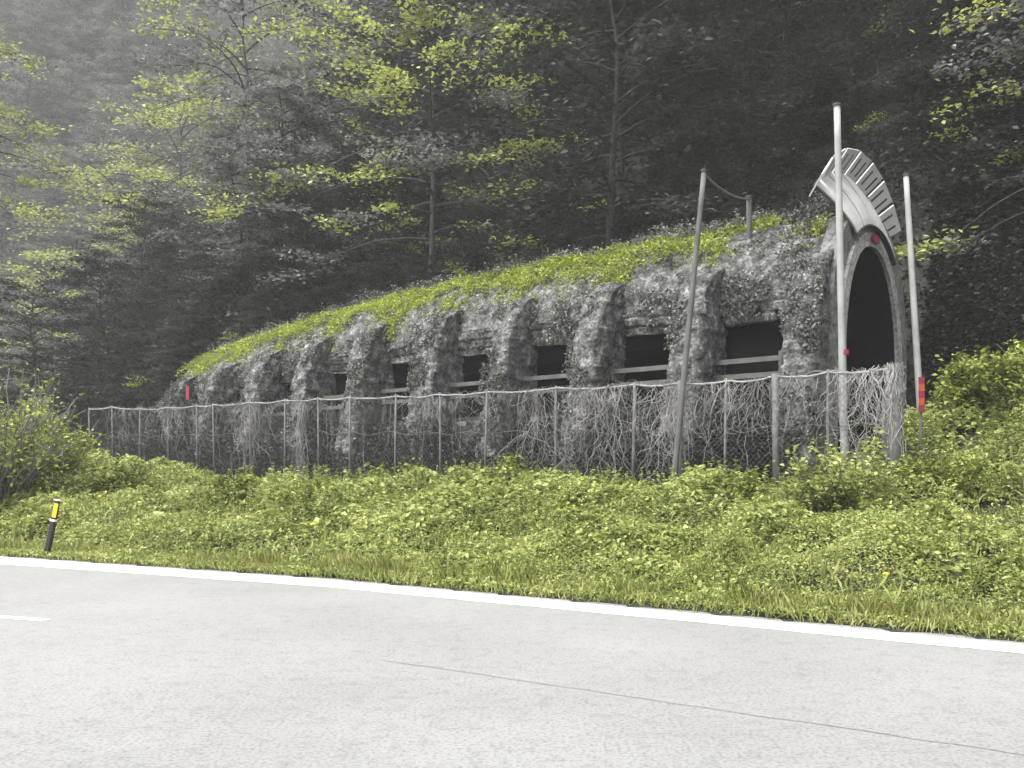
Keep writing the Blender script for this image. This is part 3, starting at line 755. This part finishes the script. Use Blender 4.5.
bush('leafy_bush', bpos(985, 19.0), 1.2, 1.9, 40, 2800, None, M['bush'], M['stem'], 'bushy shrub right of the striped marker', 'shrub', lsize=(.08, .16))
bush('leafy_bush', bpos(1015, 18.0), 1.2, 1.7, 36, 2400, None, M['bush'], M['stem'], 'bushy shrub cut off by the right edge of the photo', 'shrub', lsize=(.08, .16))
bush('leafy_bush', bpos(690, 15.4), 0.7, 1.05, 24, 1300, None, M['weed'], M['stem'], 'ragged leafy bush in front of the foot of the leaning grey pole', group=gb)
bush('leafy_bush', bpos(455, 17.6), 0.9, 1.0, 26, 1500, None, M['bush'], M['stem'], 'dark leafy bush halfway down the bank left of the middle creepers', group=gb, lsize=(.06, .13))
bush('leafy_bush', bpos(560, 15.2), 0.7, 0.75, 22, 1000, None, M['bush'], M['stem'], 'low dark bush halfway down the bank below the middle creepers', group=gb)
bush('leafy_bush', bpos(320, 19.5), 0.9, 0.95, 24, 1300, None, M['bush'], M['stem'], 'dark leafy bush below the hanging creeper rope', group=gb, lsize=(.07, .14))
bush('leafy_bush', bpos(890, 12.6), 0.6, 0.8, 22, 1000, None, M['weed'], M['stem'], 'thin leafy bush low on the bank below the fence end', group=gb)
bush('leafy_bush', bpos(945, 15.4), 0.8, 1.15, 26, 1500, None, M['bush'], M['stem'], 'dark leafy bush below the striped marker', group=gb)
bush('twiggy_shrub', bpos(-6, 23.0), 2.4, 4.2, 150, 4600, None, M['moss'], M['twig'], 'large shrub of bare grey twigs with a few yellow green leaves at the left edge', 'shrub', lsize=(.08, .17), spread=1.3)
bush('twiggy_shrub', bpos(50, 25.5), 1.6, 3.2, 70, 2600, None, M['moss'], M['twig'], 'smaller twiggy grey shrub beside the left end of the fence', 'shrub', lsize=(.08, .17), spread=1.3)
# dandelions and a scrap of litter
for px, py, dd, lab in ((100, 497, 18.4, 'yellow flower head in the grass right of the marker post'), (140, 503, 17.5, 'yellow flower head second right of the marker post'),
                        (312, 525, 16, 'yellow flower head in the bank below the creeper rope'), (886, 575, 10.6, 'yellow flower head low on the right part of the bank')):
    c = ray(px, py, dd); g0 = float(H(c[0], c[1])); c[2] = max(c[2], g0 + .15)
    e = empty('dandelion', (c[0], c[1], g0), lab, 'flower', 'yellow flowers on the bank')
    MB().tube([(c[0], c[1], g0), c], 0.006, 4).build('stalk', M['stem'], e)
    MB().tube([c - [0, 0, .02], c + [0, 0, .015], c + [0, 0, .03]], [.02, .045, .02], 9).build('flower_head', M['flower'], e)

# ------------------------------------------------------------------ moss and plants on the roof
n = 170000
u = rng.uniform(0.1, 30, n); t = rng.uniform(0.0, 0.62, n)
v, w = roof_vw(t); P = stack(u, v, w - drop(u))
mask = fbm(u * 0.75, v * 1.6, 0, 12, 4)
lim = np.interp(u, [0, 2, 5, 8, 13, 30], [0.58, 0.53, 0.47, 0.41, 0.36, 0.33])
# hangs lowest over the buttresses, high over the bays
ph = np.abs(((u - 0.42 + 1.54) % 3.08) - 1.54)
low = np.where(ph < 0.6, 0.01, 0.10) + 0.26 * (fbm(u * 1.3, 0.5, 0, 8, 3) - .5)
low = np.where(u < 5, low + .05, low)
ok = (rng.random(n) < S((mask - lim + .05) / .13)) & (t > low + .10 * rng.normal(0, .5, n)) & (u > 0.75) & (rng.random(n) < .25 + .75 * S((t - low) / .12))
P = P[ok]; n = len(P)
Pn = P + np.stack([rng.normal(0, .05, n), rng.normal(0, .05, n), 0.10 + np.abs(rng.normal(0, .09, n)) + 0.35 * (fbm(P[:, 0] * 1.6, P[:, 1] * 1.6, P[:, 2], 33, 3) - .45)], 1)
Ls = rng.uniform(.05, .13, n)
V, T = leaves(Pn, rand_h(n, .7), rand_dirs(n, .8), Ls, Ls * .55)
tag(link('moss', tri_mesh('moss', V, T, M['moss'])), 'yellow green moss and low plants along the gallery roof', 'moss', kind='stuff')
# patches of dead and dull plants: ridge line, roof, faces
LC = []; mb = MB()
for _ in range(2300):
    u0 = 0.9 + 29 * rng.random() ** 1.35; t0 = rng.uniform(.31, .45) if rng.random() < .85 else rng.uniform(.05, .3)
    v0, w0 = roof_vw(t0); b = stack(np.array(u0), np.array(v0), np.array(w0 - drop(u0)))
    hgt = rng.uniform(.25, .6) * (0.5 + 1.2 * fbm(u0 * .9, 4.0, 0, 81, 2)) * (0.85 if t0 > .25 else .45); d_ = unit(rng.normal(0, .25, 3) + [0, 0, 1])
    mb.tube([b, b + d_ * hgt * .5, b + d_ * hgt + rng.normal(0, .04, 3)], [.008, .006, .003], 3, False)
    k = int(10 + hgt * 34); q = rng.uniform(.2, 1.05, k)[:, None]
    LC.append(b + d_ * hgt * q + rng.normal(0, .09, (k, 3)))
C = np.concatenate(LC); n = len(C); Ls = rng.uniform(.05, .13, n)
V, T = leaves(C, rand_h(n, .6), rand_dirs(n, .6), Ls, Ls * .55)
mb.build('ridge_stems', M['stem']); tag(bpy.data.objects['ridge_stems'], 'thin weed stems standing along the ridge of the gallery roof', 'weeds', kind='stuff')
tag(link('ridge_weeds', tri_mesh('ridge_weeds', V, T, M['grey_weed'])), 'dull grey green weeds along the ridge of the gallery roof', 'weeds', kind='stuff')
# dry litter and small ferns clinging to buttresses and walls
n = 60000
k = rng.integers(0, 10, n); uu = np.array(PIER_U)[k] + rng.uniform(-.42, .42, n); zz = rng.uniform(2.2, 6.6, n)
vv = np.interp(zz, PZ, PV) - .08
half = n // 3
uu[:half] = rng.uniform(0.2, 29, half); zz[:half] = rng.uniform(5.35, 6.5, half); vv[:half] = 0.27
P = stack(uu, vv, zz - drop(uu) * np.clip(zz / 6, 0, 1)); ms = fbm(P[:, 0] * 1.8, P[:, 1] * 1.8, P[:, 2] * 1.8, 71, 3)
P = P[ms > .52]; n = len(P); Ls = rng.uniform(.05, .14, n)
nb_ = unit(rng.normal(0, .6, (n, 3)) + np.array([-GB[0], -GB[1], .3]))
V, T = leaves(P + rng.normal(0, .04, (n, 3)), rand_h(n, 1.2), nb_, Ls, Ls * .5)
tag(link('wall_plants', tri_mesh('wall_plants', V, T, M['grey_weed'])), 'dry grey plants clinging to the buttresses and wall', 'plants', kind='stuff')

n = 60000  # dark leaves added to deepen the shade between fence and base wall
u = rng.uniform(0.3, 31, n); v = rng.uniform(-2.1, -0.25, n); x, y = xy(u, v); g0 = H(x, y)
top = 0.3 + 2.1 * fbm(u * .8, v * 1.1, 0, 52, 3) * S((v + 2.3) / 1.2) + .25
P = np.stack([x, y, g0 + top * (1 - rng.random(n) ** 1.5 * .9)], 1); Ls = rng.uniform(.07, .17, n)
V, T = leaves(P, rand_h(n, .5), rand_dirs(n, .5), Ls, Ls * .55)
tag(link('ditch_shade_leaves', tri_mesh('ditch_shade_leaves', V, T, M['under'])), 'added dark leaves deepening the shade behind the wire fence', 'undergrowth', kind='stuff')

# ------------------------------------------------------------------ wooded hillside
# low growth on the slope
n = 430000
u = rng.uniform(-45, 120, n); v = rng.uniform(-1, 45, n)
u[:170000] = rng.uniform(-16, 48, 170000); v[:170000] = rng.uniform(1, 17, 170000)
u[170000:270000] = rng.uniform(-11, 0, 100000); v[170000:270000] = rng.uniform(4.5, 12, 100000)
x, y = xy(u, v); P = np.stack([x, y, H(x, y)], 1)
ok = in_view(P, 30) & ((u < -1.5) | (v > 6) | (u > 30)) & (edge_d(x, y) > 9) & ((v > 4.5) | (u > 31) | (u < -4))
P = P[ok]; n = len(P)
P = P[fbm(P[:, 0] * .4, P[:, 1] * .4, 0, 44, 3) > .3]; n = len(P)
Ls = rng.uniform(.1, .32, n) * np.clip(P[:, 1] / 35, .6, 2)
V, T = leaves(P + np.stack([0 * Ls, 0 * Ls, rng.uniform(0, 1.3, n) * vnoise(P[:, 0] * .5, P[:, 1] * .5, 0, 3)], 1), rand_h(n, .4), rand_dirs(n, .8), Ls, Ls * .6)
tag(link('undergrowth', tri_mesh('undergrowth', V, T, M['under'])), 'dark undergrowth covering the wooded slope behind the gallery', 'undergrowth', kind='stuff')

def make_tree(seed, hgt, crown_r, first, n_br, leaf_n, bright, spray=0.42, lsize=(0.16, 0.34)):
    """broadleaf tree with tiered, nearly level sprays; returns trunk and crown meshes standing at the origin"""
    r = np.random.default_rng(seed); mb = MB()
    k = 10; zt = np.linspace(-0.6, hgt, k)
    bend = np.cumsum(r.normal(0, .22, (k, 2)), 0) * np.linspace(0, 1, k)[:, None]
    tp = np.stack([bend[:, 0], bend[:, 1], zt], 1)
    mb.tube(tp, np.linspace(hgt * .012, .02, k) * np.where(np.arange(k) == 0, 1.4, 1), 8)
    LC, LT = [], []
    per = leaf_n // (n_br * 4)
    for i in range(n_br):
        f = first + (1 - first) * (i + r.random()) / n_br
        z0 = f * hgt; b = np.array([np.interp(z0, zt, tp[:, 0]), np.interp(z0, zt, tp[:, 1]), z0])
        q = (f - first) / (1 - first)
        ln = crown_r * (0.35 + 0.65 * math.sin(math.pi * min(1, .25 + q * .72))) * r.uniform(.6, 1.12)
        a = i * 2.4 + r.normal(0, .4); up = .15 + .5 * q + r.normal(0, .1)
        t = np.linspace(0, 1, 7)
        dirh = np.array([math.cos(a), math.sin(a)])
        sway = np.cumsum(r.normal(0, .05, (7, 2)), 0) * ln * .5
        Bp = np.stack([b[0] + dirh[0] * ln * t + sway[:, 0] * t, b[1] + dirh[1] * ln * t + sway[:, 1] * t, b[2] + ln * (up * t - (.35 + .2 * r.random()) * t ** 2)], 1)
        mb.tube(Bp, np.linspace(.03 + .006 * ln, .008, 7), 5, False)
        tint_b = 1.0 if r.random() < bright else 0.0
        for j in range(4):
            i0 = r.integers(2, 7); a2 = a + r.choice([-1, 1]) * r.uniform(.3, 1.1)
            l2 = ln * r.uniform(.22, .5); s = np.linspace(0, 1, 4)[:, None]
            Q = Bp[i0] + np.array([math.cos(a2), math.sin(a2), r.normal(-.08, .12)]) * l2 * s
            mb.tube(Q, np.linspace(.02, .008, 4), 3, False)
            m_ = int(per * r.uniform(.5, 1.5)); s2 = r.random(m_)[:, None]
            c = Q[0] + (Q[-1] - Q[0]) * s2 * 1.15 + np.concatenate([r.normal(0, spray * .9, (m_, 2)), r.normal(0, spray * .22, (m_, 1))], 1)
            LC.append(c); LT.append(np.full(m_, tint_b if r.random() < .8 else 0.0))
    C = np.concatenate(LC); n_ = len(C); Ls = r.uniform(*lsize, n_)
    V, T = leaves(C, rand_h(n_, .3, r), rand_dirs(n_, 1.3, r), Ls, Ls * .62, .1)
    return mb, (V, T, np.repeat(np.concatenate(LT), 4))

def tree_meshes(name, *a, bark='bark', **kw):
    mb, (V, T, tint) = make_tree(*a, **kw)
    return mb.mesh('trunk', M[bark], True), tri_mesh('crown', V, T, M['forest'], tint)

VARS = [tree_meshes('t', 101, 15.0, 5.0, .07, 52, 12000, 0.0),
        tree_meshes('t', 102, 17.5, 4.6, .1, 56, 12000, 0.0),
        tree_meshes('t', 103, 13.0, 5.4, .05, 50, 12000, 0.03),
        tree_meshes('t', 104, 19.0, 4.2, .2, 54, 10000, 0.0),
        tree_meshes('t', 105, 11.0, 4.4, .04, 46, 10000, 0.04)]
BRIGHT = [tree_meshes('t', 201, 14.0, 6.4, .2, 36, 12000, 0.8, bark='pale_bark', lsize=(.14, .3)),
          tree_meshes('t', 202, 12.0, 5.4, .2, 34, 6000, 0.55, bark='pale_bark', lsize=(.14, .3)),
          tree_meshes('t', 203, 25.0, 5.0, .58, 26, 6500, 0.75, bark='pale_bark', lsize=(.14, .3))]

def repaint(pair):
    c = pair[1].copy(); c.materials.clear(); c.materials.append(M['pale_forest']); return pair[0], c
HAZE_PALE = [repaint(p) for p in VARS]
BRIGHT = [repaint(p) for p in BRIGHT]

def put_tree(name, pair, loc, rz, sc, label, group=None):
    e = empty(name, loc, label, 'tree', group)
    e.rotation_euler = (0, 0, rz); e.scale = (sc,) * 3
    for nm, me in zip(('trunk', 'crown'), pair):
        o = bpy.data.objects.new(nm, me); COL.objects.link(o); o.parent = e
    return e

cand = []
for iu in range(-10, 58):
    for iv in range(0, 22):
        u = iu * 5.2 + rng.uniform(-1.9, 1.9) + (iv % 2) * 2.6; v = 8.2 + iv * 5.0 + rng.uniform(-1.5, 1.5)
        if u > 33: v -= 4
        x, y = xy(u, v); z = float(H(x, y)); cand.append((u, v, x, y, z))
near = []
for (u, v, x, y, z) in cand:
    if y < 20: continue
    px, py = project(np.array([x, y, z])); _, pt = project(np.array([x, y, z + 13]))
    pad = 5 / y * F
    if px < -pad or px > 1024 + pad or py < -10: continue
    if edge_d(x, y) < 11 or v < 3: continue
    if 44 < u < 122 and v < 34 and rng.random() < (.3 if y < 80 else .7): continue
    if (315 < px < 555 and y < 47) or (px > 770 and y < 34): continue
    near.append((y, u, v, x, y, z, float(px), float(py)))
near.sort()
print('trees:', len(near))
for i, (_, u, v, x, y, z, px, py) in enumerate(near[:285]):
    k = int(rng.integers(0, 5)); low_ = 33 < u < 122 and v < 34
    if low_: k = int(rng.choice([2, 4]))
    sc = rng.uniform(.8, 1.15) * (.65 if low_ else 1)
    zone = 'on the hazy far slope at the left' if y > 75 else ('on the steep slope behind the portal' if px > 760 else ('on the slope behind the mossy gallery roof' if px > 330 else 'on the slope beyond the left end of the gallery'))
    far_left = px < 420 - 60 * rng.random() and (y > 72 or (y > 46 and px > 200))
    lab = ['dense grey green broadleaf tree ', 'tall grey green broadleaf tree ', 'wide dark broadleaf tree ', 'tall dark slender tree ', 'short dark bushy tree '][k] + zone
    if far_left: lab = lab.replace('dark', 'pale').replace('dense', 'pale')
    put_tree('broadleaf_tree', (HAZE_PALE if far_left else VARS)[k], (x, y, z), rng.uniform(0, 6.28), sc, lab, 'trees of the dark wooded hillside')

ns = 0
for i in range(400):
    u = rng.uniform(-22, 60); v = rng.uniform(6.8, 13) if -1 < u < 29 else rng.uniform(6.5 if u < 0 else 2.5, 13)
    x, y = xy(u, v); z = float(H(x, y)); px, py = project(np.array([x, y, z + 1.5]))
    if y < 19 or px < -40 or px > 1060 or edge_d(x, y) < 12 or (px > 815 and y < 29): continue
    k = int(rng.choice([2, 4])); ns += 1
    zone = 'beyond the portal' if px > 840 else ('just above the gallery roof' if u < 29 else 'beyond the left end of the gallery')
    put_tree('sapling', VARS[k], (x, y, z), rng.uniform(0, 6.28), rng.uniform(.22, .42), ('low spreading' if k == 2 else 'short dense') + ' dark sapling on the slope ' + zone, 'saplings at the foot of the wood')
    if ns > 80: break
def bright(px, py_mid, D, k, sc, rz, label):
    c = ray(px, py_mid, D); z = float(H(c[0], c[1])); 
    put_tree('bright_tree', BRIGHT[k], (c[0], c[1], min(z, c[2] - 7 * sc) if c[2] - 7 * sc < z else c[2] - 7 * sc), rz, sc, label)
# their crowns stand out in front of the darker wood
def bright_g(px, D, k, sc, rz, label):
    c = ray(px, 0, D); z = float(H(c[0], c[1])); put_tree('bright_tree', BRIGHT[k], (c[0], c[1], z - .3), rz, sc, label)
    q = project(np.array([c[0], c[1], z + 8 * sc])); print('bright', label, q)
bright_g(430, 43, 0, 1.12, 0.4, 'tree with yellow green level sprays over the dark middle of the slope')
bright_g(250, 62, 1, 1.5, 3.0, 'loose tree with yellow green tips in the haze at the upper left')
bright_g(110, 105, 1, 2.0, 5.1, 'pale yellow green tree fading into the mist at the upper left')
bright_g(50, 84, 1, 1.5, 0.7, 'loose pale tree in the mist at the left, lower than the tree beside it')
bright_g(185, 92, 0, 1.6, 2.7, 'pale leafy tree high in the mist near the top of the photo')
bright_g(-48, 50, 2, 1.0, 4.2, 'yellow green tree cut off by the left edge of the photo')
bright_g(1098, 23.5, 1, 0.8, 2.2, 'tree with yellow green hanging branches at the right edge of the photo')

for px, D_, k, sc, rz, lab in ((25, 47, 2, .72, 2, 'wide dark tree low at the left edge behind the green shrub'), (110, 52, 4, .8, 4, 'bushy dark tree beyond the far left end of the fence'),
                               (962, 28.5, 2, .6, 1, 'wide dark tree on the steep bank right of the portal poles'), (1012, 26.5, 4, .62, 3, 'short dark tree at the right edge behind the yellow green branches'),
                               (950, 33.5, 4, .6, 5, 'short dark tree directly behind the right portal pole')):
    c = ray(px, 0, D_); put_tree('broadleaf_tree', VARS[k], (c[0], c[1], float(H(c[0], c[1])) - .3), rz, sc, lab)

# ------------------------------------------------------------------ haze, sky, sun, camera
HZ = 0.00105
m, nt, out = new_mat('haze')
pv = N(nt, 'ShaderNodeVolumePrincipled'); pv.inputs['Color'].default_value = (0.93, 0.93, 0.92, 1)
pv.inputs['Density'].default_value = HZ; pv.inputs['Anisotropy'].default_value = 0.0
nt.links.new(pv.outputs[0], out.inputs['Volume'])
hz = MB().box((0, 0, 219), 860, 860, 446).build('haze', m)
zmin = float(Z.min()); zmax = float(Z.max()) + 26
for vtx in hz.data.vertices: vtx.co.z = zmin - 1 if vtx.co.z < 100 else zmax
tag(hz, 'pale mist hanging over the wooded slope', 'haze', kind='stuff')

sd = np.array([-0.42, -0.28, 0.9]); sd = sd / np.linalg.norm(sd)
el = math.asin(sd[2]); az = math.atan2(sd[0], sd[1])
w = bpy.data.worlds.new('World'); scene.world = w; w.use_nodes = True
nt = w.node_tree; bg = nt.nodes['Background']
sky = nt.nodes.new('ShaderNodeTexSky'); sky.sky_type = 'NISHITA'; sky.sun_disc = False
sky.sun_elevation = el; sky.sun_rotation = az; sky.dust_density = 4.0; sky.air_density = 1.0
hs = nt.nodes.new('ShaderNodeHueSaturation'); hs.inputs['Saturation'].default_value = 0.18
nt.links.new(sky.outputs[0], hs.inputs['Color']); nt.links.new(hs.outputs[0], bg.inputs['Color'])
bg.inputs['Strength'].default_value = 0.15
sl = bpy.data.lights.new('sun', 'SUN'); sl.energy = 1.5; sl.angle = math.radians(25); sl.color = (1, 0.97, 0.92)
so = bpy.data.objects.new('sun', sl); COL.objects.link(so)
so.rotation_euler = Vector(-sd).to_track_quat('-Z', 'Y').to_euler()

cam = bpy.data.cameras.new('camera'); cam.sensor_width = 36; cam.lens = 36 * F / 1024
cam.shift_y = (HOR - 384) / 1024; cam.clip_end = 2000; cam.clip_start = 0.1
co = bpy.data.objects.new('camera', cam); COL.objects.link(co)
co.location = (0, 0, CAMZ); co.rotation_euler = (math.radians(90), 0, 0)
scene.camera = co
vs = scene.view_settings; vs.view_transform = 'Standard'; vs.look = 'None'; vs.gamma = 1; vs.use_curve_mapping = False
vs.exposure = 1.78
scene.cycles.use_denoising = True
scene.cycles.max_bounces = 8; scene.cycles.transparent_max_bounces = 8; scene.cycles.volume_bounces = 0
scene.cycles.diffuse_bounces = 3
